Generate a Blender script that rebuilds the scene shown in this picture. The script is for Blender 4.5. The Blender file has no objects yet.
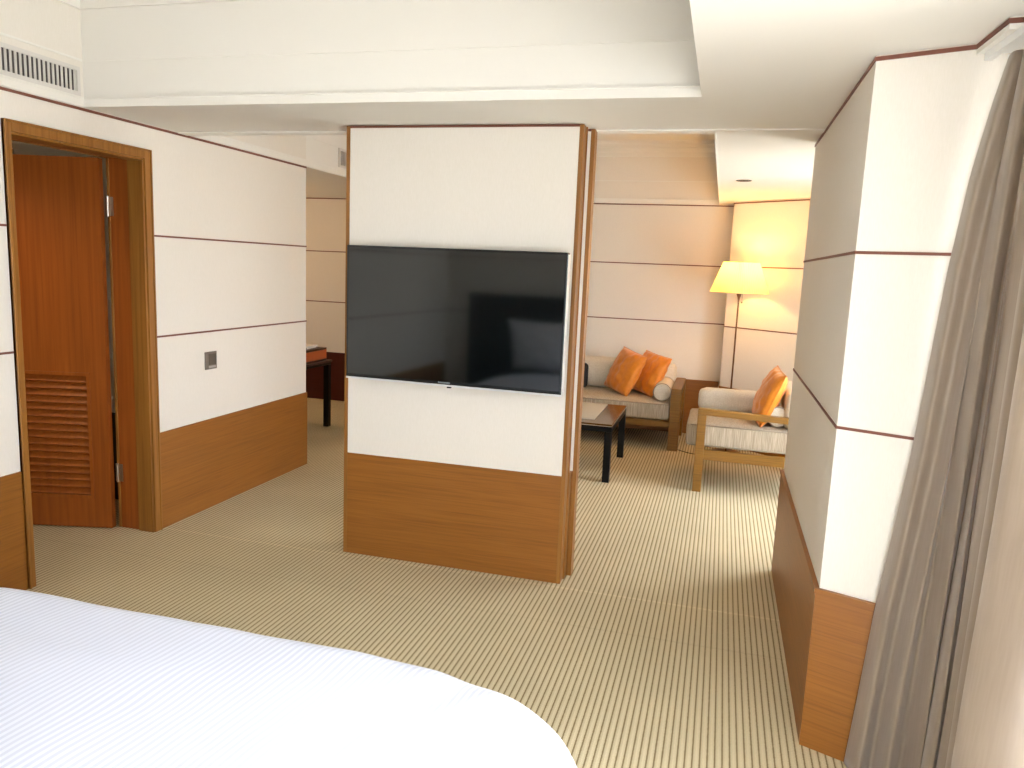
import bpy, bmesh, math, random
from mathutils import Vector, Matrix, noise
random.seed(7)
PI = math.pi
D = bpy.data
C = bpy.context.scene.collection
scene = bpy.context.scene

def lin(r, g, b):
    f = lambda c: (c/255)/12.92 if c/255 <= .04045 else ((c/255+.055)/1.055)**2.4
    return (f(r), f(g), f(b), 1)

# ------------------------------------------------------------------ camera
F_PX, YAW, PITCH, ROLL, HC = 764.85, .2621, .1513, .0417, 1.7259
cam_d = D.cameras.new('camera'); cam = D.objects.new('camera', cam_d); C.objects.link(cam)
cam_d.sensor_width = 36; cam_d.lens = 36*F_PX/1024; cam_d.clip_start = .02
fw = Vector((-math.sin(YAW)*math.cos(PITCH), math.cos(YAW)*math.cos(PITCH), -math.sin(PITCH)))
rt = Vector((math.cos(YAW), math.sin(YAW), 0)); up = rt.cross(fw)
rt2 = math.cos(ROLL)*rt + math.sin(ROLL)*up
up2 = -math.sin(ROLL)*rt + math.cos(ROLL)*up
cam.matrix_world = Matrix(((rt2.x, up2.x, -fw.x, 0), (rt2.y, up2.y, -fw.y, 0), (rt2.z, up2.z, -fw.z, HC), (0, 0, 0, 1)))
scene.camera = cam

# ------------------------------------------------------------------ world: bright overcast daylight
w = D.worlds.new('world'); scene.world = w; w.use_nodes = True
nt = w.node_tree; nt.nodes.clear()
tc = nt.nodes.new('ShaderNodeTexCoord'); sp = nt.nodes.new('ShaderNodeSeparateXYZ'); rp = nt.nodes.new('ShaderNodeValToRGB')
bg = nt.nodes.new('ShaderNodeBackground'); wo = nt.nodes.new('ShaderNodeOutputWorld')
mr = nt.nodes.new('ShaderNodeMapRange'); mr.inputs[1].default_value = -1; mr.inputs[2].default_value = 1
nt.links.new(tc.outputs['Generated'], sp.inputs[0]); nt.links.new(sp.outputs[2], mr.inputs[0]); nt.links.new(mr.outputs[0], rp.inputs[0])
rp.color_ramp.elements[0].position = .42; rp.color_ramp.elements[0].color = (.78, .80, .80, 1)
rp.color_ramp.elements[1].position = .55; rp.color_ramp.elements[1].color = (.86, .93, 1.04, 1)
nt.links.new(rp.outputs[0], bg.inputs[0]); nt.links.new(bg.outputs[0], wo.inputs[0])
bg.inputs[1].default_value = 9.0

def portal(name, loc, sx, sy, rot):
    l = D.lights.new(name, 'AREA'); l.shape = 'RECTANGLE'; l.size = sx; l.size_y = sy
    l.cycles.is_portal = True
    o = D.objects.new(name, l); C.objects.link(o); o.location = loc; o.rotation_euler = rot

def lamp(name, kind, loc, power, col, size=.05, rot=None, spot=None, blend=.6):
    l = D.lights.new(name, kind); l.energy = power; l.color = col
    if kind in ('POINT', 'SPOT'): l.shadow_soft_size = size
    if kind == 'SPOT': l.spot_size = spot; l.spot_blend = blend
    o = D.objects.new(name, l); C.objects.link(o); o.location = loc
    if rot: o.rotation_euler = rot
    return o
WARM = (1.0, .62, .28)
lamp('hall_light', 'POINT', (-4.9, 6.9, 2.15), 9, WARM, .08)
lamp('vestibule_light', 'SPOT', (-4.15, 3.0, 2.36), 14, (1, .72, .42), .06, (0, 0, 0), 2.5, .8)

scene.view_settings.view_transform = 'Standard'; scene.view_settings.look = 'None'
scene.view_settings.gamma = 1; scene.view_settings.use_curve_mapping = False
scene.view_settings.exposure = 0.75

# ------------------------------------------------------------------ materials
def mat(name, col, rough=.6, metal=0, spec=.5, sheen=0):
    m = D.materials.new(name); m.use_nodes = True
    p = m.node_tree.nodes['Principled BSDF']
    p.inputs['Base Color'].default_value = col; p.inputs['Roughness'].default_value = rough
    p.inputs['Metallic'].default_value = metal; p.inputs['Specular IOR Level'].default_value = spec
    if sheen: p.inputs['Sheen Weight'].default_value = sheen
    return m
def N(m, t, **k):
    n = m.node_tree.nodes.new(t)
    for a, b in k.items(): setattr(n, a, b)
    return n
def L(m, a, b): m.node_tree.links.new(a, b)
def pb(m): return m.node_tree.nodes['Principled BSDF']
def coords(m, scale=(1, 1, 1), kind='Object'):
    t = N(m, 'ShaderNodeTexCoord'); mp = N(m, 'ShaderNodeMapping'); L(m, t.outputs[kind], mp.inputs[0])
    mp.inputs['Scale'].default_value = scale
    return mp.outputs[0]
def noisecol(m, c1, c2, scale, nscale=1, detail=4, lo=.35, hi=.65, bump=0, dist=.002):
    v = coords(m, scale); n = N(m, 'ShaderNodeTexNoise'); L(m, v, n.inputs['Vector'])
    n.inputs['Scale'].default_value = nscale; n.inputs['Detail'].default_value = detail
    r = N(m, 'ShaderNodeValToRGB'); L(m, n.outputs[0], r.inputs[0])
    r.color_ramp.elements[0].position = lo; r.color_ramp.elements[1].position = hi
    r.color_ramp.elements[0].color = c1; r.color_ramp.elements[1].color = c2
    L(m, r.outputs[0], pb(m).inputs['Base Color'])
    if bump:
        b = N(m, 'ShaderNodeBump'); b.inputs['Strength'].default_value = bump; b.inputs['Distance'].default_value = dist
        L(m, n.outputs[0], b.inputs['Height']); L(m, b.outputs[0], pb(m).inputs['Normal'])
    return r.outputs[0]
def wood(name, c1, c2, c3, vertical=False, rough=.42):
    m = mat(name, c2, rough)
    s = (45, 45, 1.3) if vertical else (2.5, 2.5, 130)
    v = coords(m, s); n = N(m, 'ShaderNodeTexNoise'); L(m, v, n.inputs['Vector'])
    n.inputs['Scale'].default_value = 1; n.inputs['Detail'].default_value = 5; n.inputs['Distortion'].default_value = .6
    r = N(m, 'ShaderNodeValToRGB'); L(m, n.outputs[0], r.inputs[0]); e = r.color_ramp.elements
    e[0].position = .25; e[0].color = c1; e[1].position = .8; e[1].color = c3
    x = e.new(.5); x.color = c2
    s2 = (5, 5, .5) if vertical else (.7, .7, 5)
    v2 = coords(m, s2); n2 = N(m, 'ShaderNodeTexNoise'); L(m, v2, n2.inputs['Vector']); n2.inputs['Scale'].default_value = 1.3
    hs = N(m, 'ShaderNodeHueSaturation'); mr = N(m, 'ShaderNodeMapRange'); L(m, n2.outputs[0], mr.inputs[0])
    mr.inputs[1].default_value = .3; mr.inputs[2].default_value = .7; mr.inputs[3].default_value = .93; mr.inputs[4].default_value = 1.07
    L(m, mr.outputs[0], hs.inputs['Value']); L(m, r.outputs[0], hs.inputs['Color']); L(m, hs.outputs[0], pb(m).inputs['Base Color'])
    b = N(m, 'ShaderNodeBump'); b.inputs['Strength'].default_value = .12; b.inputs['Distance'].default_value = .001
    L(m, n.outputs[0], b.inputs['Height']); L(m, b.outputs[0], pb(m).inputs['Normal'])
    return m

M_WALL = mat('wall_cloth', lin(232, 222, 208), .85, spec=.2)
noisecol(M_WALL, lin(234, 227, 215), lin(237, 230, 219), (300, 300, 40), 1, 2, bump=.05, dist=.0004)
M_CEIL = mat('ceiling_paint', lin(240, 236, 227), .9, spec=.1)
M_TRIM = mat('reveal_strip', lin(120, 70, 52), .5)
M_WOOD = wood('veneer_horizontal', lin(130, 80, 28), lin(147, 92, 33), lin(158, 102, 40))
M_WOODV = wood('veneer_vertical', lin(126, 80, 28), lin(148, 97, 38), lin(164, 112, 50), True)
M_DOOR = wood('door_veneer', lin(136, 68, 18), lin(154, 80, 24), lin(168, 92, 32), True, .42)
M_CHAIRWOOD = wood('light_frame_wood', lin(112, 74, 18), lin(134, 92, 26), lin(150, 108, 38), False, .4)
M_DARKRED = wood('dark_red_veneer', lin(62, 14, 8), lin(70, 18, 10), lin(78, 22, 12))
M_BLACK = mat('black_lacquer', lin(9, 9, 10), .35, spec=.25)
M_STEEL = mat('brushed_steel', lin(190, 185, 175), .35, 1)
M_VENT = mat('vent_white', lin(222, 216, 208), .5)
M_DARK = mat('dark_void', lin(84, 76, 72), .9)
M_RAIL = mat('white_rail', lin(240, 240, 238), .35)
M_PAPER = mat('paper', lin(225, 222, 212), .7)

# carpet: ribbed stripes along Y
M_CARPET = mat('ribbed_carpet', lin(205, 188, 152), .95, spec=.1)
def carpet():
    m = M_CARPET
    t = N(m, 'ShaderNodeTexCoord'); s = N(m, 'ShaderNodeSeparateXYZ')
    nz = N(m, 'ShaderNodeTexNoise'); L(m, t.outputs['Object'], nz.inputs['Vector']); nz.inputs['Scale'].default_value = 140; nz.inputs['Detail'].default_value = 1
    L(m, t.outputs['Object'], s.inputs[0])
    a = N(m, 'ShaderNodeMath', operation='MULTIPLY'); L(m, s.outputs[0], a.inputs[0]); a.inputs[1].default_value = 1/.0262
    wob = N(m, 'ShaderNodeMath', operation='MULTIPLY_ADD'); L(m, nz.outputs[0], wob.inputs[0]); wob.inputs[1].default_value = .16; L(m, a.outputs[0], wob.inputs[2])
    fr = N(m, 'ShaderNodeMath', operation='FRACT'); L(m, wob.outputs[0], fr.inputs[0])
    r = N(m, 'ShaderNodeValToRGB'); L(m, fr.outputs[0], r.inputs[0]); e = r.color_ramp.elements
    e[0].position = 0; e[0].color = lin(136, 119, 86); e[1].position = .13; e[1].color = lin(136, 119, 86)
    for p, c in ((.24, lin(202, 187, 152)), (.6, lin(213, 199, 165)), (.93, lin(204, 189, 154)), (1.0, lin(136, 119, 86))):
        x = e.new(p); x.color = c
    n2 = N(m, 'ShaderNodeTexNoise'); L(m, t.outputs['Object'], n2.inputs['Vector']); n2.inputs['Scale'].default_value = 1.6; n2.inputs['Detail'].default_value = 4
    mr = N(m, 'ShaderNodeMapRange'); L(m, n2.outputs[0], mr.inputs[0]); mr.inputs[1].default_value = .3; mr.inputs[2].default_value = .7; mr.inputs[3].default_value = .93; mr.inputs[4].default_value = 1.05
    n3 = N(m, 'ShaderNodeTexNoise'); L(m, t.outputs['Object'], n3.inputs['Vector']); n3.inputs['Scale'].default_value = 260
    m3 = N(m, 'ShaderNodeMapRange'); L(m, n3.outputs[0], m3.inputs[0]); m3.inputs[1].default_value = .3; m3.inputs[2].default_value = .7; m3.inputs[3].default_value = .9; m3.inputs[4].default_value = 1.1
    mu = N(m, 'ShaderNodeMath', operation='MULTIPLY'); L(m, mr.outputs[0], mu.inputs[0]); L(m, m3.outputs[0], mu.inputs[1])
    # woven seam lines running across the ribs
    def seam(y0, wd, val, prev):
        d = N(m, 'ShaderNodeMath', operation='SUBTRACT'); L(m, s.outputs[1], d.inputs[0]); d.inputs[1].default_value = y0
        ab = N(m, 'ShaderNodeMath', operation='ABSOLUTE'); L(m, d.outputs[0], ab.inputs[0])
        lt = N(m, 'ShaderNodeMath', operation='LESS_THAN'); L(m, ab.outputs[0], lt.inputs[0]); lt.inputs[1].default_value = wd
        ma = N(m, 'ShaderNodeMath', operation='MULTIPLY_ADD'); L(m, lt.outputs[0], ma.inputs[0]); ma.inputs[1].default_value = val; L(m, prev, ma.inputs[2])
        return ma.outputs[0]
    v = seam(3.93, .008, .14, mu.outputs[0]); v = seam(3.51, .006, -.07, v)
    hs = N(m, 'ShaderNodeHueSaturation'); L(m, v, hs.inputs['Value']); L(m, r.outputs[0], hs.inputs['Color']); L(m, hs.outputs[0], pb(m).inputs['Base Color'])
    b = N(m, 'ShaderNodeBump'); b.inputs['Strength'].default_value = .5; b.inputs['Distance'].default_value = .003
    tri = N(m, 'ShaderNodeMath', operation='PINGPONG'); L(m, wob.outputs[0], tri.inputs[0]); tri.inputs[1].default_value = .5
    L(m, tri.outputs[0], b.inputs['Height']); L(m, b.outputs[0], pb(m).inputs['Normal'])
carpet()

M_DUVET = mat('satin_stripe_cotton', lin(236, 236, 240), .55, spec=.3, sheen=.2)
def duvet_mat():
    m = M_DUVET
    t = N(m, 'ShaderNodeTexCoord'); mp = N(m, 'ShaderNodeMapping'); L(m, t.outputs['Object'], mp.inputs[0]); mp.inputs['Rotation'].default_value = (0, 0, .12)
    nz = N(m, 'ShaderNodeTexNoise'); L(m, t.outputs['Object'], nz.inputs['Vector']); nz.inputs['Scale'].default_value = 2.2
    s = N(m, 'ShaderNodeSeparateXYZ'); L(m, mp.outputs[0], s.inputs[0])
    a = N(m, 'ShaderNodeMath', operation='MULTIPLY_ADD'); L(m, nz.outputs[0], a.inputs[0]); a.inputs[1].default_value = .05; L(m, s.outputs[0], a.inputs[2])
    b_ = N(m, 'ShaderNodeMath', operation='MULTIPLY'); L(m, a.outputs[0], b_.inputs[0]); b_.inputs[1].default_value = 1/.0205
    fr = N(m, 'ShaderNodeMath', operation='FRACT'); L(m, b_.outputs[0], fr.inputs[0])
    r = N(m, 'ShaderNodeValToRGB'); L(m, fr.outputs[0], r.inputs[0]); e = r.color_ramp.elements
    A, B = lin(205, 209, 225), lin(224, 228, 243)
    e[0].position = 0; e[0].color = A; e[1].position = .4; e[1].color = A
    for p, c in ((.5, B), (.9, B), (1, A)):
        x = e.new(p); x.color = c
    L(m, r.outputs[0], pb(m).inputs['Base Color'])
duvet_mat()
M_LINEN = mat('white_cotton', lin(238, 238, 242), .7)

M_SEAT = mat('striped_seat_cloth', lin(190, 178, 158), .9, spec=.2)
noisecol(M_SEAT, lin(150, 134, 112), lin(206, 192, 170), (480, 120, 6), 1, 2, .34, .66, bump=.15, dist=.001)
M_CREAM = mat('cream_upholstery', lin(220, 210, 192), .9, spec=.2)
noisecol(M_CREAM, lin(214, 203, 184), lin(226, 217, 200), (90, 90, 90), 1, 2, bump=.1, dist=.0008)
M_PIPE = mat('piping', lin(150, 136, 116), .8)
M_ORANGE = mat('orange_silk', lin(226, 128, 28), .42, spec=.5, sheen=.3)
noisecol(M_ORANGE, lin(222, 130, 14), lin(230, 140, 24), (30, 30, 30), 1, 3)
M_CURT = mat('taupe_satin', lin(168, 152, 136), .30, spec=.5, sheen=.3)
noisecol(M_CURT, lin(154, 138, 120), lin(161, 145, 128), (120, 120, 6), 1, 2)
def curt():
    m = M_CURT; o = [n for n in m.node_tree.nodes if n.type == 'OUTPUT_MATERIAL'][0]
    mx = N(m, 'ShaderNodeMixShader'); mx.inputs[0].default_value = .22
    t = N(m, 'ShaderNodeBsdfTranslucent'); t.inputs[0].default_value = lin(214, 196, 172)
    L(m, pb(m).outputs[0], mx.inputs[1]); L(m, t.outputs[0], mx.inputs[2]); L(m, mx.outputs[0], o.inputs[0])
curt()
M_TVF = mat('tv_bezel', lin(16, 18, 20), .25)
M_TVS = mat('tv_screen', lin(5, 11, 13), .06, spec=.75); pb(M_TVS).inputs['IOR'].default_value = 1.5
M_SILVER = mat('silver_edge', lin(232, 232, 230), .35, .2)
M_MARK = mat('silver_mark', lin(170, 178, 182), .4)
M_LEATHER = mat('tan_leather', lin(170, 82, 34), .45)
M_BRONZE = mat('bronze', lin(120, 84, 56), .35, .7)
M_TABLETOP = mat('brown_glass_top', lin(92, 66, 36), .1, spec=.8)
M_HEAD = wood('headboard_veneer', lin(40, 22, 12), lin(56, 32, 18), lin(70, 42, 24))

# pleated lamp shade, thin translucent cloth
M_SHADE = D.materials.new('pleated_shade'); M_SHADE.use_nodes = True
def shade():
    m = M_SHADE; n_ = m.node_tree.nodes; n_.clear()
    o = n_.new('ShaderNodeOutputMaterial'); mx = n_.new('ShaderNodeMixShader'); mx.inputs[0].default_value = .6
    d = n_.new('ShaderNodeBsdfDiffuse'); d.inputs[0].default_value = lin(250, 232, 178)
    t = n_.new('ShaderNodeBsdfTranslucent'); t.inputs[0].default_value = lin(252, 228, 160)
    L(m, d.outputs[0], mx.inputs[1]); L(m, t.outputs[0], mx.inputs[2]); L(m, mx.outputs[0], o.inputs[0])
shade()
M_BULB = D.materials.new('bulb_glow'); M_BULB.use_nodes = True
pb(M_BULB).inputs['Emission Color'].default_value = (1, .72, .35, 1); pb(M_BULB).inputs['Emission Strength'].default_value = 14
M_GLASS = D.materials.new('window_glass'); M_GLASS.use_nodes = True
def glass():
    m = M_GLASS; n_ = m.node_tree.nodes; n_.clear()
    o = n_.new('ShaderNodeOutputMaterial'); mx = n_.new('ShaderNodeMixShader'); mx.inputs[0].default_value = .06
    d = n_.new('ShaderNodeBsdfTransparent'); g = n_.new('ShaderNodeBsdfGlossy'); g.inputs['Roughness'].default_value = .02
    L(m, d.outputs[0], mx.inputs[1]); L(m, g.outputs[0], mx.inputs[2]); L(m, mx.outputs[0], o.inputs[0])
glass()

# ------------------------------------------------------------------ mesh helpers
def B(): return bmesh.new()
def box(bm, x0, x1, y0, y1, z0, z1, bev=0, seg=2):
    if x0 > x1: x0, x1 = x1, x0
    if y0 > y1: y0, y1 = y1, y0
    r = bmesh.ops.create_cube(bm, size=1)
    vs = r['verts']
    for v in vs:
        v.co = Vector((x0 if v.co.x < 0 else x1, y0 if v.co.y < 0 else y1, z0 if v.co.z < 0 else z1))
    if bev:
        es = list({e for v in vs for e in v.link_edges})
        bmesh.ops.bevel(bm, geom=es, offset=bev, segments=seg, affect='EDGES', profile=.5)
    return bm
def prism(bm, pts, z0, z1):
    a = [bm.verts.new((x, y, z0)) for x, y in pts]; b = [bm.verts.new((x, y, z1)) for x, y in pts]
    n = len(pts)
    fs = [bm.faces.new(a), bm.faces.new(b)]
    for i in range(n): fs.append(bm.faces.new((a[i], a[(i+1) % n], b[(i+1) % n], b[i])))
    bmesh.ops.recalc_face_normals(bm, faces=fs)
    return bm
def lathe(bm, prof, c=(0, 0), n=32, pleat=0):
    rings = []
    for r, z in prof:
        rings.append([bm.verts.new((c[0]+r*(1+(pleat if i % 2 else 0))*math.cos(2*PI*i/n), c[1]+r*(1+(pleat if i % 2 else 0))*math.sin(2*PI*i/n), z)) for i in range(n)])
    for a, b in zip(rings, rings[1:]):
        for i in range(n): bm.faces.new((a[i], a[(i+1) % n], b[(i+1) % n], b[i]))
    return rings
def closed_lathe(bm, prof, c=(0, 0), n=32):
    r = lathe(bm, prof, c, n); bm.faces.new(list(reversed(r[0]))); bm.faces.new(r[-1])
def tube(bm, pts, r, n=10, closed=False):
    pts = [Vector(p) for p in pts]; rings = []
    m = len(pts)
    for i, p in enumerate(pts):
        a = pts[(i-1) % m] if closed or i else pts[i]; b = pts[(i+1) % m] if closed or i < m-1 else pts[i]
        t = (b-a).normalized(); u = t.orthogonal() if abs(t.z) > .9 else t.cross(Vector((0, 0, 1)))
        u.normalize(); v = t.cross(u)
        rings.append([bm.verts.new(p+r*(math.cos(2*PI*k/n)*u+math.sin(2*PI*k/n)*v)) for k in range(n)])
    rr = rings+[rings[0]] if closed else rings
    for a, b in zip(rr, rr[1:]):
        for k in range(n): bm.faces.new((a[k], a[(k+1) % n], b[(k+1) % n], b[k]))
    if not closed:
        bm.faces.new(list(reversed(rings[0]))); bm.faces.new(rings[-1])
    return bm
def obj(name, bm, m, parent=None, smooth=False, world=True):
    bmesh.ops.recalc_face_normals(bm, faces=bm.faces)
    me = D.meshes.new(name); bm.to_mesh(me); bm.free()
    me.materials.append(m)
    if smooth:
        for p in me.polygons: p.use_smooth = True
    o = D.objects.new(name, me); C.objects.link(o)
    if parent: 
        o.parent = parent
    return o
def tag(o, label=None, cat=None, group=None, kind=None):
    if label: o['label'] = label
    if cat: o['category'] = cat
    if group: o['group'] = group
    if kind: o['kind'] = kind
    return o
def empty(name, loc=(0, 0, 0), rz=0):
    o = D.objects.new(name, None); C.objects.link(o); o.location = loc; o.rotation_euler = (0, 0, rz); o.empty_display_size = .1
    return o
def struct(o): o['kind'] = 'structure'; return o
def roundobj(o, w_, seg=2):
    md = o.modifiers.new('bevel', 'BEVEL'); md.width = w_; md.segments = seg; md.limit_method = 'ANGLE'
    return o

# ------------------------------------------------------------------ levels and plan
Z0, ZW, Z1, Z2, Z3, ZS, ZT = 0, .619, 1.2165, 1.824, 2.45, 2.462, 3.10
XL, YE = -3.308, 5.667            # left wall face, its far end
YB = 8.484                        # far wall
T = .004                          # strip projection
BT = .008                         # wainscot projection

bm = B(); box(bm, -5.8, 2.2, -.5, 8.9, -.12, 0); fl = struct(obj('floor', bm, M_CARPET))

# ---- ceiling
bm = B()
box(bm, XL+.0, 1.5, 3.435, 4.23, ZS, 3.22)                # beam between the two trays
box(bm, -.14, 1.5, .25, 3.435, ZS, 3.22)                  # soffit by the bedroom window
box(bm, XL, 1.5, -.5, .25, ZS, 3.22)
box(bm, XL, -.14, .25, 3.435, ZT, 3.22)
box(bm, -.10, 1.9, 4.23, YB, ZS+.006, 3.22)               # soffit by the living room window
box(bm, XL, -.10, 4.23, YB, ZT, 3.22)
box(bm, -5.8, XL, YE+.0, 8.7, ZS-.006, 3.22)              # low ceiling over the desk corner
box(bm, -5.8, XL-.24, 1.6, YE, 2.42, 3.22)
struct(obj('ceiling', bm, M_CEIL))
def ring(bm, x0, x1, y0, y1, z0, z1, d):
    box(bm, x0, x1, y0, y0+d, z0, z1); box(bm, x0, x1, y1-d, y1, z0, z1)
    box(bm, x0, x0+d, y0+d, y1-d, z0, z1); box(bm, x1-d, x1, y0+d, y1-d, z0, z1)
for k, (x0, x1, y0, y1) in enumerate(((XL, -.14, .25, 3.435), (XL, -.10, 4.23, YB))):
    bm = B()
    ring(bm, x0, x1, y0, y1, 2.945, 2.99, .018); ring(bm, x0, x1, y0, y1, 2.99, 3.035, .04)
    ring(bm, x0, x1, y0, y1, 3.035, 3.075, .066); ring(bm, x0, x1, y0, y1, 3.075, ZT, .10)
    ring(bm, x0, x1, y0, y1, 2.69, 2.70, .006)
    ring(bm, x0, x1, y0, y1, ZS, ZS+.048, .010); ring(bm, x0, x1, y0, y1, ZS+.040, ZS+.048, .016)
    struct(obj('trim_%d' % (k+1), bm, M_CEIL))
# small lip at the beam's far edge
bm = B(); box(bm, XL+.001, 1.5, 4.15, 4.235, ZS-.008, ZS); struct(obj('trim_3', bm, M_CEIL))

def strips(parent, segs, levels, name='reveal_strip', h=.011):
    """segs: list of plan polygons (footprints) for the strip"""
    for z in levels:
        bm = B()
        for p in segs: prism(bm, p, z-h/2, z+h/2)
        struct(obj(name, bm, M_TRIM, parent))

# ---- left wall
DY0, DY1, DH = 2.937, 3.90, 2.316     # outside edges of the door casing
bm = B()
box(bm, XL-.24, XL, -.5, DY0+.02, 0, 3.22)
box(bm, XL-.24, XL, DY1-.02, YE, 0, 3.22)
box(bm, XL-.24, XL, DY0+.02, DY1-.02, DH-.02, 3.22)
wl = struct(obj('wall_left', bm, M_WALL))
bm = B()
box(bm, XL, XL+BT, -.45, DY0, 0, ZW); box(bm, XL, XL+BT, DY1, YE+BT, 0, ZW); box(bm, XL-.24, XL, YE, YE+BT, 0, ZW)
struct(obj('wainscot', bm, M_WOOD, wl))
sg = [[(XL, -.45), (XL+T, -.45), (XL+T, DY0), (XL, DY0)], [(XL, DY1), (XL+T, DY1), (XL+T, YE+T), (XL, YE+T)]]
strips(wl, sg, (Z1, Z2)); strips(wl, [[(XL, -.45), (XL+T, -.45), (XL+T, YE+T), (XL, YE+T)]], (Z3,), h=.014)

# ---- far wall
bm = B(); box(bm, -5.8, 1.9, YB, YB+.2, 0, 3.22); wb = struct(obj('wall_back', bm, M_WALL))
bm = B(); box(bm, -3.3, .03, YB-BT, YB, 0, ZW-.02); struct(obj('wainscot', bm, M_WOOD, wb))
bm = B(); box(bm, -5.6, -3.3, YB-BT, YB, 0, ZW-.02); struct(obj('wainscot', bm, M_DARKRED, wb))  # desk corner stretch of the wainscot, coloured darker and redder
strips(wb, [[(-5.6, YB-T), (.04, YB-T), (.04, YB), (-5.6, YB)]], (Z1, Z2, Z3))
# angled pier in the far right corner
kx, ky, ks = .042, 8.153, -.7765
pts = [(kx, YB), (kx, ky), (1.35, ky+ks*(1.35-kx)), (1.9, ky+ks*(1.35-kx)), (1.9, YB)]
bm = B(); prism(bm, pts, 0, ZS+.006); wa = struct(obj('wall_alcove', bm, M_WALL))
dn = Vector((ks, -1)).normalized()    # outward normal of the angled face
def off(p, d): return (p[0]+dn.x*d, p[1]+dn.y*d)
p0, p1 = (kx, ky), (1.35, ky+ks*(1.35-kx))
bm = B(); prism(bm, [(kx, YB-.01), (kx-BT, YB-.01), (kx-BT, ky-.003), off(p0, BT), off(p1, BT), p1, p0], 0, ZW-.02)
struct(obj('wainscot', bm, M_WOOD, wa))
strips(wa, [[(kx, YB-.01), (kx-T, YB-.01), (kx-T, ky-.002), off(p0, T), off(p1, T), p1, p0]], (Z1, Z2, Z3))

# ---- pier between bedroom and living room (right)
xc, y0, y1, cs = .4244, 2.8574, 4.6106, -.4045
CN = (xc, y0); CR = (.69, y0+cs*(.69-xc)); CD = (.70, 2.50)
bm = B(); CE = (.80, y0+cs*(.80-xc)); prism(bm, [CN, CE, (1.25, CE[1]), (1.25, y1), (xc, y1)], 0, ZS); wr = struct(obj('wall_right', bm, M_WALL))
nf = Vector((cs, -1)).normalized()
def offc(p, d): return (p[0]+nf.x*d, p[1]+nf.y*d)
bt = .014
bm = B(); prism(bm, [CR, CD, (1.25, 2.46), (1.25, CR[1])], 2.428, ZS); struct(obj('bulkhead', bm, M_CEIL, wr))
jn = (xc-bt, CN[1]-.001-bt*.66)
bm = B(); prism(bm, [(xc, y1), (xc, y1+bt), (xc-bt, y1+bt), jn, (CE[0]-.002, offc(CE, bt)[1]), (CE[0], CE[1]), CN], 0, ZW-.018)
struct(obj('wainscot', bm, M_WOOD, wr))
bm = B(); e_ = bt+.004
prism(bm, [(xc, y1), (xc, y1+e_), (xc-e_, y1+e_), (xc-e_, CN[1]-.001-e_*.66), (CE[0]-.002, offc(CE, e_)[1]), (CE[0], CE[1]), CN], ZW-.018, ZW)
struct(obj('wainscot_cap', bm, M_WOOD, wr))
sp_ = [[(xc, y1+T), (xc-T, y1+T), (xc-T, CN[1]-T*.7), (CE[0], CE[1]-T*1.05), CE, CN]]
strips(wr, sp_, (Z1, Z2), h=.010)
strips(wr, [[(xc, y1+T), (xc-T, y1+T), (xc-T, CN[1]-T*.7), (CR[0]-T, CR[1]-T*1.05), (CD[0]-T, CD[1]-T), (1.2, 2.46-T), (1.2, 2.47), CD, CR, CN]], (Z3,), h=.013)

# ---- window wall of the bedroom, x = 1.05
WX = 1.05
def window_wall(name, wname, x, ya, yb, oy0, oy1, oz0, oz1, nm):
    bm = B()
    box(bm, x, x+.2, ya, oy0, 0, ZS); box(bm, x, x+.2, oy1, yb, 0, ZS)
    box(bm, x, x+.2, oy0, oy1, 0, oz0); box(bm, x, x+.2, oy0, oy1, oz1, ZS)
    wall = struct(obj(name, bm, M_WALL))
    wn = empty(wname, (0, 0, 0)); struct(wn)
    bm = B(); f = .05
    box(bm, x+.06, x+.12, oy0, oy1, oz0, oz0+f); box(bm, x+.06, x+.12, oy0, oy1, oz1-f, oz1)
    for k in range(nm+1):
        yy = oy0+(oy1-oy0-f)*k/nm; box(bm, x+.06, x+.12, yy, yy+f, oz0+f, oz1-f)
    struct(obj('window_frame', bm, M_RAIL, wn))
    bm = B(); box(bm, x+.088, x+.092, oy0+f, oy1-f, oz0+f, oz1-f); struct(obj('pane', bm, M_GLASS, wn))
    bm = B(); box(bm, x-.03, x+.06, oy0-.03, oy1+.03, oz0-.03, oz0, .006); struct(obj('window_sill', bm, M_RAIL, wn))
    return wall
window_wall('wall_window', 'window_1', WX, -.5, CE[1], -.3, 2.28, .35, 2.3, 3)
window_wall('wall_window.001', 'window_2', 1.35, y1, 7.14, 5.0, 6.4, .40, 2.02, 2)
bm = B(); RW0, RW1 = .10, .86
box(bm, XL, RW0, -.6, -.45, 0, 3.22); box(bm, RW1, 1.25, -.6, -.45, 0, 3.22); box(bm, RW0, RW1, -.6, -.45, 0, .35); box(bm, RW0, RW1, -.6, -.45, 2.3, 3.22)
wq = struct(obj('wall_rear', bm, M_WALL))
w3 = struct(empty('added_window'))  # unseen window added behind the camera to light pier, curtain and partition
bm = B(); box(bm, RW0, RW1, -.56, -.50, .35, .40); box(bm, RW0, RW1, -.56, -.50, 2.25, 2.30); box(bm, RW0, RW0+.05, -.56, -.50, .40, 2.25); box(bm, RW1-.05, RW1, -.56, -.50, .40, 2.25)
struct(obj('window_frame', bm, M_RAIL, w3))
bm = B(); box(bm, RW0+.05, RW1-.05, -.532, -.528, .40, 2.25); struct(obj('pane', bm, M_GLASS, w3))
strips(wq, [[(XL, -.45), (RW0, -.45), (RW0, -.45+T), (XL, -.45+T)]], (Z1, Z2, Z3))
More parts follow.
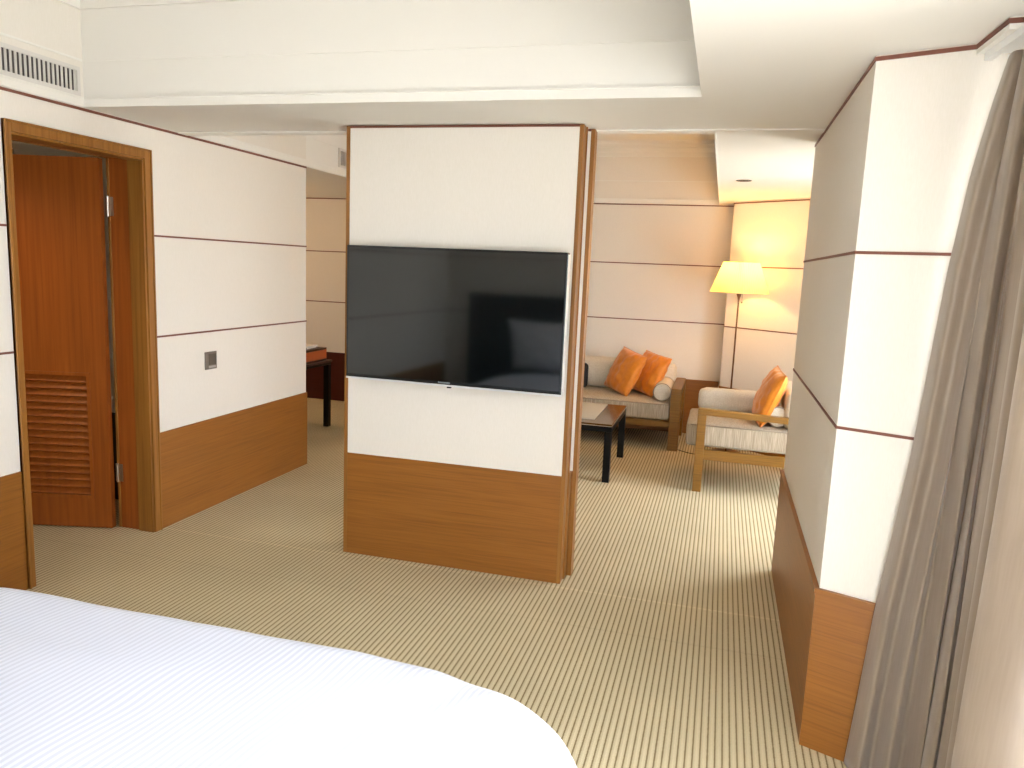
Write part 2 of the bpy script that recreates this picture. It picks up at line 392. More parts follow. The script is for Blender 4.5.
# ---- rooms behind the left wall
bm = B(); box(bm, -5.8, -5.6, 1.6, YB, 0, 2.462); wh = struct(obj('wall_hall', bm, M_WALL))
bm = B(); box(bm, -5.6, -5.592, 4.45, YB-.01, 0, ZW); struct(obj('wainscot', bm, M_WOOD, wh))
bm = B(); box(bm, -5.6, XL-.24, 4.3, 4.44, 0, 2.43); wv = struct(obj('wall_vestibule', bm, M_WALL))
bm = B(); box(bm, -5.6, XL-.24, 4.292, 4.3, 0, ZW); struct(obj('wainscot', bm, M_BLACK, wv))
bm = B(); box(bm, -5.6, XL-.24, 1.6, 1.74, 0, 2.43); struct(obj('wall_vestibule.001', bm, M_WALL))

# ------------------------------------------------------------------ door_1
dr = empty('door_1'); struct(dr)
bm = B(); cw, cp = .055, .018      # casing
def door_casing(bm, x0, x1):
    box(bm, x0, x1, DY0, DY0+.040, 0, DH); box(bm, x0, x1, DY1-cw, DY1, 0, DH); box(bm, x0, x1, DY0+.040, DY1-cw, DH-cw, DH)
door_casing(bm, XL, XL+cp)
ob_ = .012
box(bm, XL, XL+cp+.006, DY0, DY0+ob_, 0, DH); box(bm, XL, XL+cp+.006, DY1-ob_, DY1, 0, DH); box(bm, XL, XL+cp+.006, DY0+ob_, DY1-ob_, DH-ob_, DH)
door_casing(bm, XL-.24-cp, XL-.24)
struct(roundobj(obj('casing', bm, M_WOODV, dr), .003))
bm = B(); jx0, jx1 = XL-.24, XL
def jamb(bm, x0, x1, t0, t1):
    box(bm, x0, x1, DY0+t0*.8, DY0+t1*.8, 0, DH-t1); box(bm, x0, x1, DY1-t1, DY1-t0, 0, DH-t1); box(bm, x0, x1, DY0+t0*.8, DY1-t0, DH-t1, DH-t0)
jamb(bm, XL-.2395, XL-.0005, .021, .05)
struct(obj('jamb', bm, M_DOOR, dr))
bm = B(); box(bm, XL-.10, XL+.006, DY1-.066, DY1-.05, 0, DH-.066); box(bm, XL-.10, XL+.006, DY0+.040, DY1-.05, DH-.066, DH-.05); box(bm, XL-.10, XL-.02, DY0+.040, DY0+.046, 0, DH-.066); struct(roundobj(obj('door_stop', bm, M_WOODV, dr), .003))
HX, HY = XL-.24, DY1-.058           # hinge line
lf = empty('door_leaf', (HX-.012, HY, 0), math.radians(-165.6)); lf.parent = dr; struct(lf)
lw, lh, lt_ = .80, 2.258, .044
bm = B()                            # local: x along the leaf from the hinge, y thickness
ly0, ly1 = 0, lt_
lx0, lx1, lz0, lz1 = .145, .60, .215, .965
box(bm, .022, lx0, ly0, ly1, .008, lh); box(bm, lx1, lw, ly0, ly1, .008, lh)
box(bm, lx0, lx1, ly0, ly1, .008, lz0); box(bm, lx0, lx1, ly0, ly1, lz1, lh)
struct(obj('panel', bm, M_DOOR, lf))
bm = B()
for z in (2.02,):
    pass
# raised moulding round the louvres and shallow upper panel
for (a, b, c, d) in ((lx0, lx1, lz0, lz1),):
    for yy in (ly0-.006, ly1):
        box(bm, a-.02, a, yy, yy+.006, c-.02, d+.02); box(bm, b, b+.02, yy, yy+.006, c-.02, d+.02)
        box(bm, a, b, yy, yy+.006, c-.02, c); box(bm, a, b, yy, yy+.006, d, d+.02)
struct(obj('moulding', bm, M_DOOR, lf))
bm = B(); ns = 17
for k in range(ns):
    z = lz0+(k+.5)*(lz1-lz0)/ns
    r = bmesh.ops.create_cube(bm, size=1)
    for v in r['verts']:
        q = Vector((v.co.x*(lx1-lx0), v.co.y*.050, v.co.z*.008)); a = math.radians(-48)
        v.co = Vector(((lx0+lx1)/2+q.x, lt_/2+q.y*math.cos(a)-q.z*math.sin(a), z+q.y*math.sin(a)+q.z*math.cos(a)))
struct(obj('louvre_slats', bm, M_DOOR, lf))
bm = B(); box(bm, .52, .62, ly1-.01, ly1+.03, lh+.001, lh+.03, .004); struct(obj('door_closer', bm, M_BLACK, lf))
for z in (.30, 1.93):
    bm = B(); box(bm, HX-.030, HX+.022, HY+.0045, HY+.0075, z, z+.11)
    closed_lathe(bm, [(.007, z-.004), (.007, z+.114)], (HX-.010, HY-.002), 12)
    struct(obj('hinge', bm, M_STEEL, dr))

# ------------------------------------------------------------------ switch plate and vents
t = empty('switch_plate', (XL, 4.425, 1.02)); tag(t, 'small grey light switch on the left wall right of the door', 'light switch')
bm = B(); box(bm, 0, .009, -.06, .06, -.06, .06, .003); obj('plate', bm, mat('switch_plate_grey', lin(128, 120, 110), .4, .3), t)
bm = B(); box(bm, .009, .013, -.028, .05, -.03, .045, .002); obj('rocker', bm, mat('switch_grey', lin(92, 84, 74), .4), t)
bm = B(); box(bm, .009, .011, -.028, .045, -.05, -.036); obj('label_strip', bm, mat('switch_strip', lin(180, 172, 160), .4), t)
def vent(y0, y1, z0, z1, label):
    t = empty('air_vent', (XL, (y0+y1)/2, z0)); tag(t, label, 'air vent', 'wall vents')
    hy = (y1-y0)/2; h = z1-z0; f = .02
    bm = B(); box(bm, 0, .012, -hy, hy, 0, f); box(bm, 0, .012, -hy, hy, h-f, h); box(bm, 0, .012, -hy, -hy+f, f, h-f); box(bm, 0, .012, hy-f, hy, f, h-f)
    obj('frame', bm, M_VENT, t)
    bm = B(); box(bm, 0, .002, -hy+f, hy-f, f, h-f); obj('backing', bm, M_DARK, t)
    bm = B(); n = int((2*hy-2*f)/.026)
    for k in range(n):
        y = -hy+f+(k+.5)*(2*hy-2*f)/n
        r = bmesh.ops.create_cube(bm, size=1)
        for v in r['verts']:
            q = Vector((v.co.x*.009, v.co.y*.0065)); a = math.radians(18)
            v.co = Vector((.0085+q.x*math.cos(a)-q.y*math.sin(a), y+q.x*math.sin(a)+q.y*math.cos(a), h/2+v.co.z*(h-2*f)))
    obj('slats', bm, M_VENT, t)
vent(2.20, 3.405, 2.512, 2.655, 'long white slatted air vent in the tray ceiling above the door')
vent(6.20, 6.85, 2.525, 2.685, 'white air vent beyond the left wall, beside the television partition top')

# ------------------------------------------------------------------ television partition
PX0, PX1, PY0, PY1 = -2.070, -.744, 3.973, 4.185
pt = empty('television_partition', ((PX0+PX1)/2, (PY0+PY1)/2, 0))
tag(pt, 'freestanding floor to ceiling partition with white panel, wood base and wood edge posts', 'partition')
px, py = (PX0+PX1)/2, (PY0+PY1)/2
def pp(name, m, *b, bev=0):
    bm = B()
    for q in b: box(bm, q[0]-px, q[1]-px, q[2]-py, q[3]-py, q[4], q[5])
    o = obj(name, bm, m, pt)
    if bev: roundobj(o, bev)
    return o
pw = .6137; pd = .075
for nm, ya, yb in (('front', PY0, PY0+pd), ('rear', PY1-pd, PY1)):
    ff = ya if nm == 'front' else yb
    dx = 0.0 if nm == 'front' else .035
    pp('edge_post', M_WOODV, (PX0, PX0+.022, ya, yb, 0, ZS-.004), bev=.002)
    pp('edge_post', M_WOODV, (PX1-.022+dx, PX1+dx, ya, yb, 0, ZS-.004), bev=.002)
    s = .003
    pp('base_panel', M_WOOD, (PX0+.022, PX1-.022+dx, ya+s, yb-s, 0, pw))
    pp('white_panel', M_WALL, (PX0+.022, PX1-.022+dx, ya+s+.001, yb-s-.001, pw, ZS-.016))
    pp('reveal_strip', M_TRIM, (PX0+.022, PX1-.022+dx, ya, yb, ZS-.016, ZS-.004))
pp('core', M_WALL, (PX0+.02, PX1-.01, PY0+pd, PY1-pd, pw, ZS-.004))
pp('core_base', M_WOOD, (PX0+.02, PX1-.01, PY0+pd, PY1-pd, 0, pw))
pp('core_edge', M_WOODV, (PX1-.01, PX1+.008, PY0+pd+.012, PY1-pd, 0, pw), (PX1-.01, PX1+.006, PY0+pd, PY0+pd+.012, 0, ZS-.004))

# ---- television
tv = empty('television', (-1.393, 3.885, 1.080), -.03); tag(tv, 'large black flat screen television mounted on the white partition panel', 'television')
W2, H = .626, .731
bm = B(); box(bm, -W2, W2, -.012, .028, 0, H, .004); box(bm, -W2+.12, W2-.12, .028, .05, .08, H-.1, .006); obj('casing', bm, M_TVF, tv)
bm = B(); box(bm, -W2+.012, W2-.012, -.0135, -.012, .018, H-.012); obj('screen', bm, M_TVS, tv)
bm = B(); box(bm, -W2, W2, -.013, .024, -.010, 0, .002); box(bm, W2, W2+.004, -.010, .024, -.006, H-.01); obj('silver_edge', bm, M_SILVER, tv)
bm = B(); box(bm, -.012, .012, -.014, .0, -.017, -.009, .002); obj('sensor', bm, M_TVF, tv)
bm = B(); box(bm, -.25, .25, .05, .078, .15, .5); obj('wall_bracket', bm, M_BLACK, tv)
# tiny maker's lettering on the bottom bezel (blurred word of about nine letters)
bm = B(); xx = -.062
for hgt, wd in ((.011, .006), (.008, .006), (.008, .006), (.008, .006), (.008, .006), (.008, .006), (.008, .006), (.0105, .002), (.008, .006)):
    box(bm, xx, xx+.0016, -.0142, -.0134, .006, .006+hgt)
    box(bm, xx, xx+wd, -.0142, -.0134, .006+.0065, .006+.008)
    if wd > .004: box(bm, xx+wd-.0016, xx+wd, -.0142, -.0134, .006, .006+.008)
    xx += wd+.0022
obj('maker_mark', bm, M_MARK, tv)

# ------------------------------------------------------------------ bed
bed = empty('bed', (-1.30, .855, 0)); tag(bed, 'large bed with white satin striped duvet in the foreground', 'bed')
BW, BH = 1.14, 1.09; bx, by = -1.30, .855
bm = B(); n = 120; P_ = 4.8
def duvet_pt(u, v):
    m_ = max(abs(u), abs(v)); 
    P_ = 4.4 if u > 0 or v < 0 else 14
    lp = (abs(u)**P_+abs(v)**P_)**(1/P_) if m_ > 0 else 1
    s = m_/lp if m_ > 0 else 1
    du, dv = u*s, v*s
    # m in [0,1.3]: flat top up to .9, shoulder, then the drop
    r_ = .10; tt = .9
    if m_ <= tt: k = m_; z = .62
    else:
        q = (m_-tt)/.1
        if q <= 1.5: a = min(q/1.5, 1)*PI/2; k = tt+.1*math.sin(a); z = .62-r_*(1-math.cos(a))
        else: k = 1.0; z = .62-r_-(q-1.5)*.155
    f = k/m_ if m_ > 0 else 1
    x, y = du*f*BW, dv*f*BH
    wx, wy = bx+x, by+y
    nz = noise.noise(Vector((wx*2.3, wy*2.3, 1)))*(.014 if m_ < .7 else .006)+noise.noise(Vector((wx*6, wy*5, 4)))*.003
    edge = max(0, (m_-.55)/.45) if m_ < 1 else 1
    ang = math.atan2(y, x)
    # puckers fanning round the foot corner
    cr = max(0, 1-abs(abs(ang)-.78)/.5)*edge
    nz += cr*.006*math.sin(ang*26+noise.noise(Vector((wx*3, wy*3, 9)))*4)
    if m_ > 1.0:
        sw = .014*math.sin(ang*24+2*noise.noise(Vector((ang*2, 0, 3))))*min((m_-1.0)/.2, 1)
        x *= 1+sw; y *= 1+sw
    return (x, y, z+nz)
grid = [[bm.verts.new(duvet_pt(-1.4+2.8*i/n, -1.4+2.8*j/n)) for j in range(n+1)] for i in range(n+1)]
for i in range(n):
    for j in range(n): bm.faces.new((grid[i][j], grid[i+1][j], grid[i+1][j+1], grid[i][j+1]))
obj('duvet', bm, M_DUVET, bed, True)
bm = B(); box(bm, -1.0, 1.0, -1.05, .98, .06, .48, .04, 3); obj('mattress', bm, M_LINEN, bed, True)
bm = B(); box(bm, -.98, .98, -1.02, .95, 0, .06); obj('bed_base', bm, M_BLACK, bed)
hb = empty('headboard', (-1.35, -.40, 0)); tag(hb, 'dark wood headboard panel standing against the rear wall behind the bed', 'headboard')
bm = B(); box(bm, -1.65, 1.40, -.028, .02, 0, 1.39, .006); obj('panel', bm, M_HEAD, hb)
bm = B(); box(bm, -1.66, 1.41, -.028, .035, 1.39, 1.42, .005); obj('cap', bm, M_HEAD, hb)

def pillow_mesh(w_, h_, t_, seed, n=26, ears=.06, wr=.006):
    """square pillow lying in local XZ, thickness along Y"""
    bm = B(); f, b = [], []
    for i in range(n+1):
        rf, rb = [], []
        for j in range(n+1):
            u, v = -1+2*i/n, -1+2*j/n
            k = (max(0, (1-u**2))**.42)*(max(0, (1-v**2))**.42)
            pin = 1-ears*((1-v*v)*abs(u)**3); pin2 = 1-ears*((1-u*u)*abs(v)**3)
            x, z = u*pin*w_/2, v*pin2*h_/2
            e = (1-max(abs(u), abs(v))) < .5/n
            nz = noise.noise(Vector((u*3.5, v*3.5, seed)))*wr*2+math.sin((u+v*.6)*13+seed)*wr*.5*max(abs(u), abs(v))**2
            y = t_/2*k+(0 if e else nz*min(1, k*2))
            rf.append(bm.verts.new((x, -y, z))); rb.append(rf[-1] if e else bm.verts.new((x, y, z)))
        f.append(rf); b.append(rb)
    for g in (f, b):
        for i in range(n):
            for j in range(n):
                q = (g[i][j], g[i+1][j], g[i+1][j+1], g[i][j+1])
                if len(set(q)) == 4:
                    try: bm.faces.new(q)
                    except ValueError: pass
    return bm
def edge_loop(w_, h_, ears, n=12):
    out = []
    for k in range(4*n):
        s = k/n; q = int(s); r = -1+2*(s-q)
        u, v = ((r, -1), (1, r), (-r, 1), (-1, -r))[q]
        out.append((u*(1-ears*((1-v*v)*abs(u)**3))*w_/2, 0, v*(1-ears*((1-u*u)*abs(v)**3))*h_/2))
    return out
for k, xx in enumerate((-2.0, -1.0)):
    o = empty('bed_pillow', (xx, -.18, .90)); o.rotation_euler = (math.radians(-20), 0, 0)
    tag(o, ('white bed pillow on the left half of the bed against the headboard', 'white bed pillow on the window half of the bed against the headboard')[k], 'pillow', 'bed pillows')
    obj('cover', pillow_mesh(0.86, .60, .16, k), M_LINEN, o, True)

# ------------------------------------------------------------------ curtain and its rail
ct = empty('window_curtain', (.73, 2.3, 0)); tag(ct, 'floor length taupe satin curtain hanging in pleats at the right window', 'curtain')
bm = B(); NS, NZ = 260, 60; ztop, zbot = 2.402, .012
import bisect
# plan polyline of folds at the top and at the floor (x, y)
def fold_path(pts, ns):
    P = [Vector(p) for p in pts]
    out = []
    m = len(P)-1
    for k in range(ns+1):
        t_ = k/ns*m; i = min(int(t_), m-1); u = t_-i
        a, b, c, d = P[max(i-1, 0)], P[i], P[i+1], P[min(i+2, m)]
        out.append(.5*((2*b)+(c-a)*u+(2*a-5*b+4*c-d)*u*u+(3*b-a-3*c+d)*u**3))
    return out
bot = [(.553, 2.765), (.582, 2.690), (.628, 2.725), (.660, 2.640), (.712, 2.675), (.745, 2.585), (.765, 2.66), (.735, 2.53),
       (.750, 2.47), (.780, 2.53), (.735, 2.42), (.750, 2.35), (.775, 2.42), (.730, 2.31), (.735, 2.24), (.770, 2.30),
       (.705, 2.20), (.690, 2.12), (.705, 2.04), (.755, 1.98), (.82, 1.95), (.88, 1.94), (.93, 2.00)]
nf_ = len(bot)-1
top = []
for k in range(nf_+1):
    s_ = k/nf_
    top.append((.776+(-.020 if k % 4 < 2 else .024)+.012*s_, 2.655-.62*s_-(.012 if k % 2 else 0)))
top[0] = (.758, 2.675)
tp, bp_ = fold_path(top, NS), fold_path(bot, NS)
rows = []
GT = [(0, 0), (.06, .13), (.14, .27), (.26, .40), (.5, .57), (.735, .80), (1, 1)]
for j in range(NZ+1):
    f = j/NZ; z = ztop+(zbot-ztop)*f
    g = next(g0+(g1-g0)*(f-f0)/(f1-f0) for (f0, g0), (f1, g1) in zip(GT, GT[1:]) if f <= f1+1e-9)
    row = []
    for k in range(NS+1):
        p = tp[k].lerp(bp_[k], g)
        wv_ = noise.noise(Vector((k/NS*7, z*1.2, 5)))*.012*f
        row.append(bm.verts.new((p.x-.73+wv_, p.y-2.3+wv_*.5, z)))
    rows.append(row)
for j in range(NZ):
    for k in range(NS): bm.faces.new((rows[j][k], rows[j][k+1], rows[j+1][k+1], rows[j+1][k]))
o = obj('drape', bm, M_CURT, ct, True)
md = o.modifiers.new('thickness', 'SOLIDIFY'); md.thickness = .003
for k in range(0, nf_+1, 2):
    x, y = top[k]; bm = B(); tube(bm, [(x-.73, y-2.3, 2.395), (x-.73, y-2.3, 2.4065)], .003, 6); obj('hook', bm, M_RAIL, ct)
rl = empty('curtain_rail', (.73, 2.3, 2.38)); tag(rl, 'white curtain rail under the ceiling edge at the top right corner', 'curtain rail')
bm = B()
path = [(.712, 2.728), (.728, 2.44), (.745, -.2)]
prism(bm, [(p[0]-.73, p[1]-2.3) for p in ((.708, 2.728), (.722, 2.49), (.722, -.3), (.742, -.3), (.742, 2.49), (.728, 2.728))], 0.024, .047)
obj('fascia', bm, M_RAIL, rl)
bm = B()
prism(bm, [(p[0]-.73, p[1]-2.3) for p in ((.742, 2.70), (.742, -.3), (.84, -.3), (.84, 2.46), (.80, 2.47), (.78, 2.70))], 0.037, .047)
box(bm, .035, .058, -2.55, .17, .027, .037)
obj('track', bm, M_RAIL, rl)

# ------------------------------------------------------------------ furniture in the living room
def cushion(name, m, parent, x0, x1, y0, y1, z0, z1, r=.04, seg=4, puff=.012):
    bm = B(); nx = 14
    box(bm, x0, x1, y0, y1, z0, z1)
    bmesh.ops.subdivide_edges(bm, edges=bm.edges[:], cuts=9, use_grid_fill=True)
    cx, cy, cz = (x0+x1)/2, (y0+y1)/2, (z0+z1)/2; hx, hy, hz = (x1-x0)/2, (y1-y0)/2, (z1-z0)/2
    for v in bm.verts:
        d = v.co-Vector((cx, cy, cz)); q = Vector((max(abs(d.x)-(hx-r), 0), max(abs(d.y)-(hy-r), 0), max(abs(d.z)-(hz-r), 0)))
        if q.length > 0:
            c = Vector((math.copysign(min(abs(d.x), hx-r), d.x), math.copysign(min(abs(d.y), hy-r), d.y), math.copysign(min(abs(d.z), hz-r), d.z)))
            d = c+(d-c).normalized()*r if (d-c).length > 1e-6 else d
        k = (1-(d.x/hx)**2)*(1-(d.y/hy)**2)
        d.z += math.copysign(puff*max(k, 0), d.z)*(abs(d.z)/hz)
        v.co = Vector((cx, cy, cz))+d
    return obj(name, bm, m, parent, True)
def bolster(name, m, parent, a, b, r, pipe=True):
    a, b = Vector(a), Vector(b); ax = (b-a).normalized(); u = ax.orthogonal().normalized(); v = ax.cross(u); Ln = (b-a).length
    bm = B(); n = 28; rings = []
    for t_, rr in ((0, .3), (0, .75), (-.0, .92), (.012, 1), (Ln*.5, 1.01), (Ln-.012, 1), (Ln, .92), (Ln, .75), (Ln, .3)):
        rings.append([bm.verts.new(a+ax*t_+r*rr*(math.cos(2*PI*k/n)*u+math.sin(2*PI*k/n)*v)) for k in range(n)])
    for p, q in zip(rings, rings[1:]):
        for k in range(n): bm.faces.new((p[k], p[(k+1) % n], q[(k+1) % n], q[k]))
    bm.faces.new(rings[0]); bm.faces.new(rings[-1])
    o = obj(name, bm, m, parent, True)
    for t_ in (.004, Ln-.004):
        bm = B(); tube(bm, [a+ax*t_+r*.985*(math.cos(2*PI*k/24)*u+math.sin(2*PI*k/24)*v) for k in range(24)], .004, 6, True)
        obj('piping', bm, M_PIPE, o, True)
    return o

# sofa
sx, sy = -1.45, 7.95
sf = empty('sofa', (sx, sy, 0)); tag(sf, 'cream striped sofa with wide wooden slab arm against the far wall', 'sofa')
def sb(name, m, x0, x1, y0, y1, z0, z1, bev=.004):
    bm = B(); box(bm, x0-sx, x1-sx, y0-sy, y1-sy, z0, z1); return roundobj(obj(name, bm, m, sf), bev)
SR = -.31; SLX = 2*sx-SR
for a in (SR-.10, SLX):
    sb('arm', M_CHAIRWOOD, a, a+.10, 7.53, 8.40, .565, .62)
    sb('leg', M_CHAIRWOOD, a, a+.10, 7.53, 7.62, 0, .565)
    sb('leg', M_CHAIRWOOD, a, a+.10, 8.31, 8.40, 0, .565)
    sb('arm_rail', M_CHAIRWOOD, a+.015, a+.085, 7.62, 8.31, .20, .28)
sb('seat_frame', M_CHAIRWOOD, SLX+.10, SR-.10, 7.56, 8.36, .225, .29)
c_ = cushion('seat_cushion', M_SEAT, sf, SLX+.105-sx, SR-.105-sx, 7.53-sy, 8.36-sy, .292, .475, .035, puff=.01)
bm = B(); zz = .455; tube(bm, [(SLX+.11-sx, 7.532-sy, zz), (SR-.11-sx, 7.532-sy, zz)], .005, 6); obj('piping', bm, M_PIPE, c_, True)
cushion('back_cushion', M_CREAM, sf, SLX+.12-sx, SR-.10-sx, 8.12-sy, 8.42-sy, .48, .80, .09, puff=.0)
sb('back_rail', M_CHAIRWOOD, SLX+.10, SR-.10, 8.40, 8.44, .22, .60)
bolster('bolster', M_CREAM, sf, (-.50-sx, 7.60-sy, .566), (-.50-sx, 8.12-sy, .566), .088)

def throw(name, w_, t_, loc, yaw, lean, roll, label, seed):
    o = empty(name, loc); 
    o.rotation_mode = 'QUATERNION'
    R_ = Matrix.Rotation(yaw, 3, 'Z') @ Matrix.Rotation(lean, 3, 'X') @ Matrix.Rotation(roll, 3, 'Y')
    o.rotation_quaternion = R_.to_quaternion()
    tag(o, label, 'cushion', 'orange throw cushions')
    c = obj('cover', pillow_mesh(w_, w_, t_, seed, 30, .035, .008), M_ORANGE, o, True)
    bm = B(); tube(bm, edge_loop(w_*.995, w_*.995, .035), .005, 6, True); obj('piping', bm, M_ORANGE, c, True)
    return o
throw('throw_cushion', .46, .17, (-.915, 7.93, .705), math.radians(-48), math.radians(-24), math.radians(8), 'orange throw cushion on the sofa, front one leaning over the other', 3)
throw('throw_cushion', .44, .16, (-.675, 8.0, .695), math.radians(-46), math.radians(-26), math.radians(6), 'orange throw cushion on the sofa next to the round bolster', 8)

# black bag on the sofa, mostly behind the partition
bgx = empty('black_bag', (-1.47, 7.98, .488)); tag(bgx, 'black rounded bag on the sofa seat, half hidden by the partition', 'bag')
bm = B(); box(bm, -.16, .16, -.05, .05, 0.004, .27, .045, 5); obj('body', bm, mat('black_fabric', lin(18, 18, 22), .7), bgx, True)
bm = B(); tube(bm, [(-.07, 0, .262), (-.06, 0, .30), (0, 0, .315), (.06, 0, .30), (.07, 0, .262)], .008, 8); obj('handle', bm, M_BLACK, bgx, True)

# armchair facing left
ax_, ay_ = .30, 6.62
ac = empty('armchair', (ax_, ay_, 0)); tag(ac, 'light wood armchair with striped seat cushion beside the right pier', 'armchair')
def ab(name, x0, x1, y0, y1, z0, z1, m=M_CHAIRWOOD):
    bm = B(); box(bm, x0-ax_, x1-ax_, y0-ay_, y1-ay_, z0, z1); return roundobj(obj(name, bm, m, ac), .004)
AF, AB = -.115, .74
for yy in (6.165, 7.015):
    ab('leg', AF, AF+.068, yy, yy+.052, 0, .63)
    ab('leg', AB-.068, AB, yy, yy+.052, 0, .60)
    bm = B()
    for (xa, xb) in ((AF, AB),):
        vs = []
        for x, zt in ((xa, .680), (xb, .655)):
            for y in (yy-.004, yy+.056):
                for z in (zt-.048, zt): vs.append(bm.verts.new((x-ax_, y-ay_, z)))
        bmesh.ops.convex_hull(bm, input=vs)
    roundobj(obj('armrest', bm, M_CHAIRWOOD, ac), .004)
    ab('side_rail', AF+.068, AB-.068, yy+.006, yy+.046, .265, .345)
ab('front_rail', AF+.01, AF+.05, 6.217, 7.015, .265, .345)
ab('rear_rail', AB-.05, AB-.01, 6.217, 7.015, .265, .345)
ab('back_rail', AB-.05, AB-.01, 6.217, 7.015, .50, .60)
c_ = cushion('seat_cushion', M_SEAT, ac, -.20-ax_, .64-ax_, 6.225-ay_, 7.005-ay_, .352, .552, .035, puff=.012)
for z in (.535, .372):
    bm = B(); tube(bm, [(-.165-ax_, 6.224-ay_, z), (.61-ax_, 6.224-ay_, z)], .005, 6); obj('piping', bm, M_PIPE, c_, True)
cushion('side_cushion', M_CREAM, ac, -.135-ax_, .52-ax_, 6.84-ay_, 7.005-ay_, .545, .745, .06, puff=0)
cushion('back_cushion', M_CREAM, ac, .54-ax_, .685-ax_, 6.24-ay_, 6.99-ay_, .545, .86, .06, puff=0)
bolster('bolster', M_CREAM, ac, (.50-ax_, 6.30-ay_, .640), (.50-ax_, 6.82-ay_, .640), .080)
throw('throw_cushion', .46, .17, (.43, 6.50, .775), math.radians(-84), math.radians(-20), math.radians(4), 'orange throw cushion standing on the armchair seat', 14)

# floor lamp
lx_, ly_ = .150, 7.65
lp = empty('floor_lamp', (lx_, ly_, 0)); tag(lp, 'tall floor lamp with lit cream pleated shade behind the armchair', 'floor lamp')
bm = B(); closed_lathe(bm, [(.15, 0), (.15, .012), (.14, .02), (.02, .028)], n=36); obj('base', bm, M_BRONZE, lp, True)
bm = B(); closed_lathe(bm, [(.008, .02), (.008, 1.50), (.012, 1.53), (.03, 1.578), (.042, 1.60), (.042, 1.61), (.01, 1.612)], n=20); obj('pole', bm, M_BRONZE, lp, True)
bm = B(); n = 140
lathe(bm, [(.268, 1.575), (.163, 1.862)], n=n, pleat=.018); o = obj('lamp_shade', bm, M_SHADE, lp)
M_BAND = mat('shade_band', lin(240, 220, 170), .7)
for r_, z in ((.268, 1.575), (.163, 1.862)):
    bm = B(); tube(bm, [(r_*1.01*math.cos(2*PI*k/48), r_*1.01*math.sin(2*PI*k/48), z) for k in range(48)], .004, 6, True)
    obj('shade_ring', bm, M_BAND, lp, True)
bm = B()
for k in range(3):
    a = 2*PI*k/3+.4; tube(bm, [(.02*math.cos(a), .02*math.sin(a), 1.60), (.05*math.cos(a), .05*math.sin(a), 1.70), (.163*math.cos(a), .163*math.sin(a), 1.855)], .003, 6)
obj('shade_arms', bm, M_BRONZE, lp, True)
bm = B(); bmesh.ops.create_uvsphere(bm, u_segments=16, v_segments=12, radius=.032, matrix=Matrix.Translation((0, 0, 1.70))); obj('bulb', bm, M_BULB, lp, True)
bm = B(); tube(bm, [(.03, -.03, 1.60), (.03, -.03, 1.49)], .0015, 6)
bmesh.ops.create_uvsphere(bm, u_segments=8, v_segments=6, radius=.007, matrix=Matrix.Translation((.03, -.03, 1.485))); obj('pull_cord', bm, M_BLACK, lp, True)
LL = lamp('lamp_light', 'POINT', (lx_, ly_, 1.765), 12.5, (1, .53, .15), .05)

# power cord on the carpet between sofa and armchair
bm = B(); pts = []
for k in range(20):
    t_ = k/19; pts.append((-.36+.50*t_, 7.66+.0*t_-.18*math.sin(t_*PI), .004))
tube(bm, pts, .0035, 6); tag(obj('power_cord', bm, M_BLACK, None, True), 'thin dark power cord on the carpet between sofa and armchair', 'cord')

# coffee table
tx, ty = -1.35, 6.64
tb = empty('coffee_table', (tx, ty, 0)); tag(tb, 'low black framed coffee table with brown glossy top in front of the sofa', 'coffee table')
def tbx(name, m, x0, x1, y0, y1, z0, z1, bev=.003):
    bm = B(); box(bm, x0-tx, x1-tx, y0-ty, y1-ty, z0, z1); return roundobj(obj(name, bm, m, tb), bev)
X0, X1, Y0, Y1 = -1.92, -.785, 6.125, 7.10; lg = .058
for a in (X0, X1-lg):
    for b in (Y0, Y1-lg): tbx('leg', M_BLACK, a, a+lg, b, b+lg, 0, .425)
bm = B()
ring(bm, X0-tx, X1-tx, Y0-ty, Y1-ty, .425, .475, lg*.8); roundobj(obj('frame', bm, M_BLACK, tb), .003)
bm = B(); box(bm, X0+.002-tx, X1-.002-tx, Y0+.002-ty, Y1-.002-ty, .475, .490); roundobj(obj('table_top', bm, M_TABLETOP, tb), .003)
bm = B(); ring(bm, X0-.001-tx, X1+.001-tx, Y0-.001-ty, Y1+.001-ty, .471, .476, .003); obj('steel_edge', bm, M_STEEL, tb)
mg = empty('magazine', (-1.16, 6.66, .490)); tag(mg, 'pale closed magazine lying on the coffee table', 'magazine')
bm = B(); box(bm, -.20, .205, -.38, .38, .001, .006); obj('pages', bm, M_PAPER, mg)
bm = B(); box(bm, -.203, .208, -.383, .383, .006, .008); obj('cover', bm, mat('magazine_cover', lin(198, 190, 172), .5), mg)

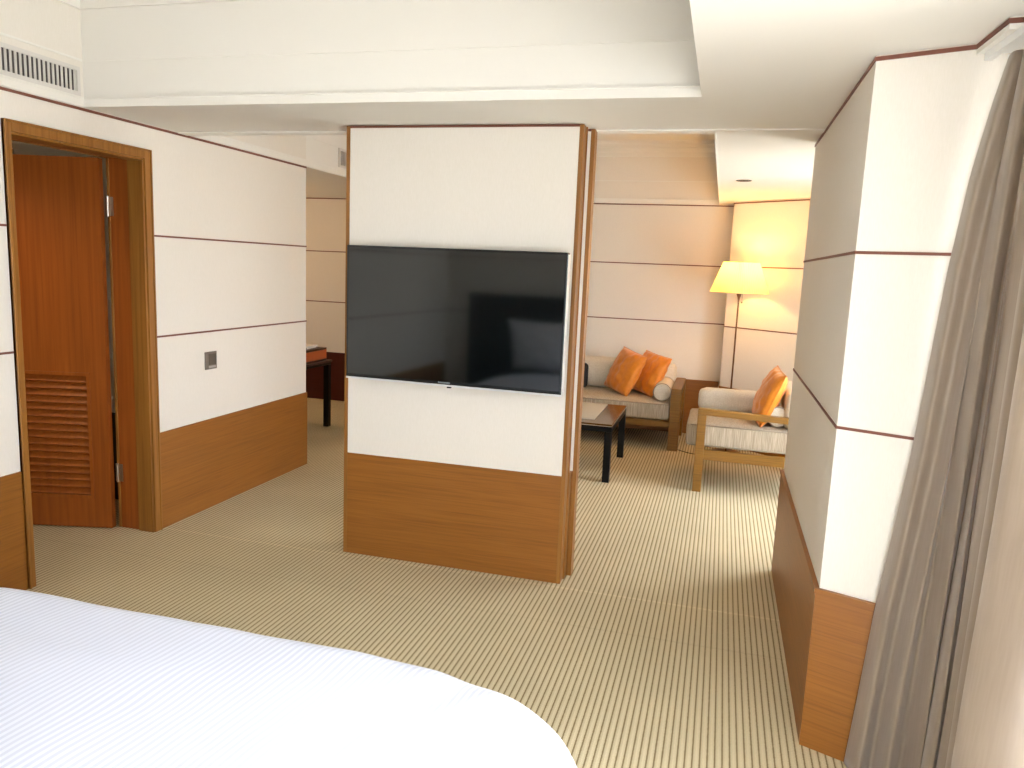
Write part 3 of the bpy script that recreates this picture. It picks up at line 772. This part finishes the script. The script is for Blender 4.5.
# desk in the corner beyond the left wall
dx_, dy_ = -4.45, 6.79
dk = empty('writing_desk', (dx_, dy_, 0)); tag(dk, 'dark writing desk with black leg seen past the end of the left wall', 'desk')
def db(name, m, x0, x1, y0, y1, z0, z1, par=None, bev=.003):
    bm = B(); box(bm, x0-dx_, x1-dx_, y0-dy_, y1-dy_, z0, z1); return roundobj(obj(name, bm, m, par or dk), bev)
for a in (-5.04, -3.92):
    for b in (6.46, 7.06): db('leg', M_BLACK, a, a+.058, b, b+.058, 0, .655)
db('frame', M_BLACK, -5.04, -3.862, 6.46, 7.118, .655, .682)
db('desk_top', M_HEAD, -5.05, -3.852, 6.45, 7.128, .682, .70)
ob = empty('desk_organiser', (-4.30, 6.85, .70)); tag(ob, 'brown desk box with tan leather drawer front standing on the desk', 'desk box')
bm = B(); box(bm, -.30, .40, -.20, .24, 0, .015); box(bm, -.30, .40, -.20, .24, .115, .13); box(bm, -.30, -.285, -.20, .24, .015, .115); box(bm, .385, .40, -.20, .24, .015, .115); box(bm, -.285, .385, .225, .24, .015, .115)
obj('box', bm, M_HEAD, ob)
bm = B(); box(bm, -.28, .38, -.215, .22, .018, .112); box(bm, .40, .406, -.185, .225, .02, .11); obj('drawer', bm, M_LEATHER, ob)
for k, (dxx, ang, hh, lab) in enumerate(((0, .1, .014, 'white booklet lying on the desk box, the lower one'), (.015, -.05, .012, 'white folded card on top of the booklet on the desk box'))):
    o = empty('booklet', (-4.12+dxx, 6.90, .831+k*.0165), ang); tag(o, lab, 'booklet', 'booklets on the desk')
    bm = B(); box(bm, -.15, .15, -.11, .11, 0, hh); obj('pages', bm, M_PAPER, o)
    bm = B(); box(bm, -.152, .152, -.112, .112, hh, hh+.002); obj('cover', bm, mat('booklet_cover', lin(235, 228, 220), .5), o)

# recessed downlight in the living room soffit
dl = empty('ceiling_downlight', (.088, 6.37, ZS+.006)); tag(dl, 'small recessed downlight with dark opening in the soffit above the armchair', 'downlight')
bm = B(); r0 = lathe(bm, [(.058, -.001), (.062, -.003), (.065, 0.0)], n=32); obj('rim', bm, M_VENT, dl, True)
bm = B(); closed_lathe(bm, [(.058, -.0045), (.058, -.001)], n=24); obj('opening', bm, mat('downlight_dark', lin(34, 24, 14), .7), dl)
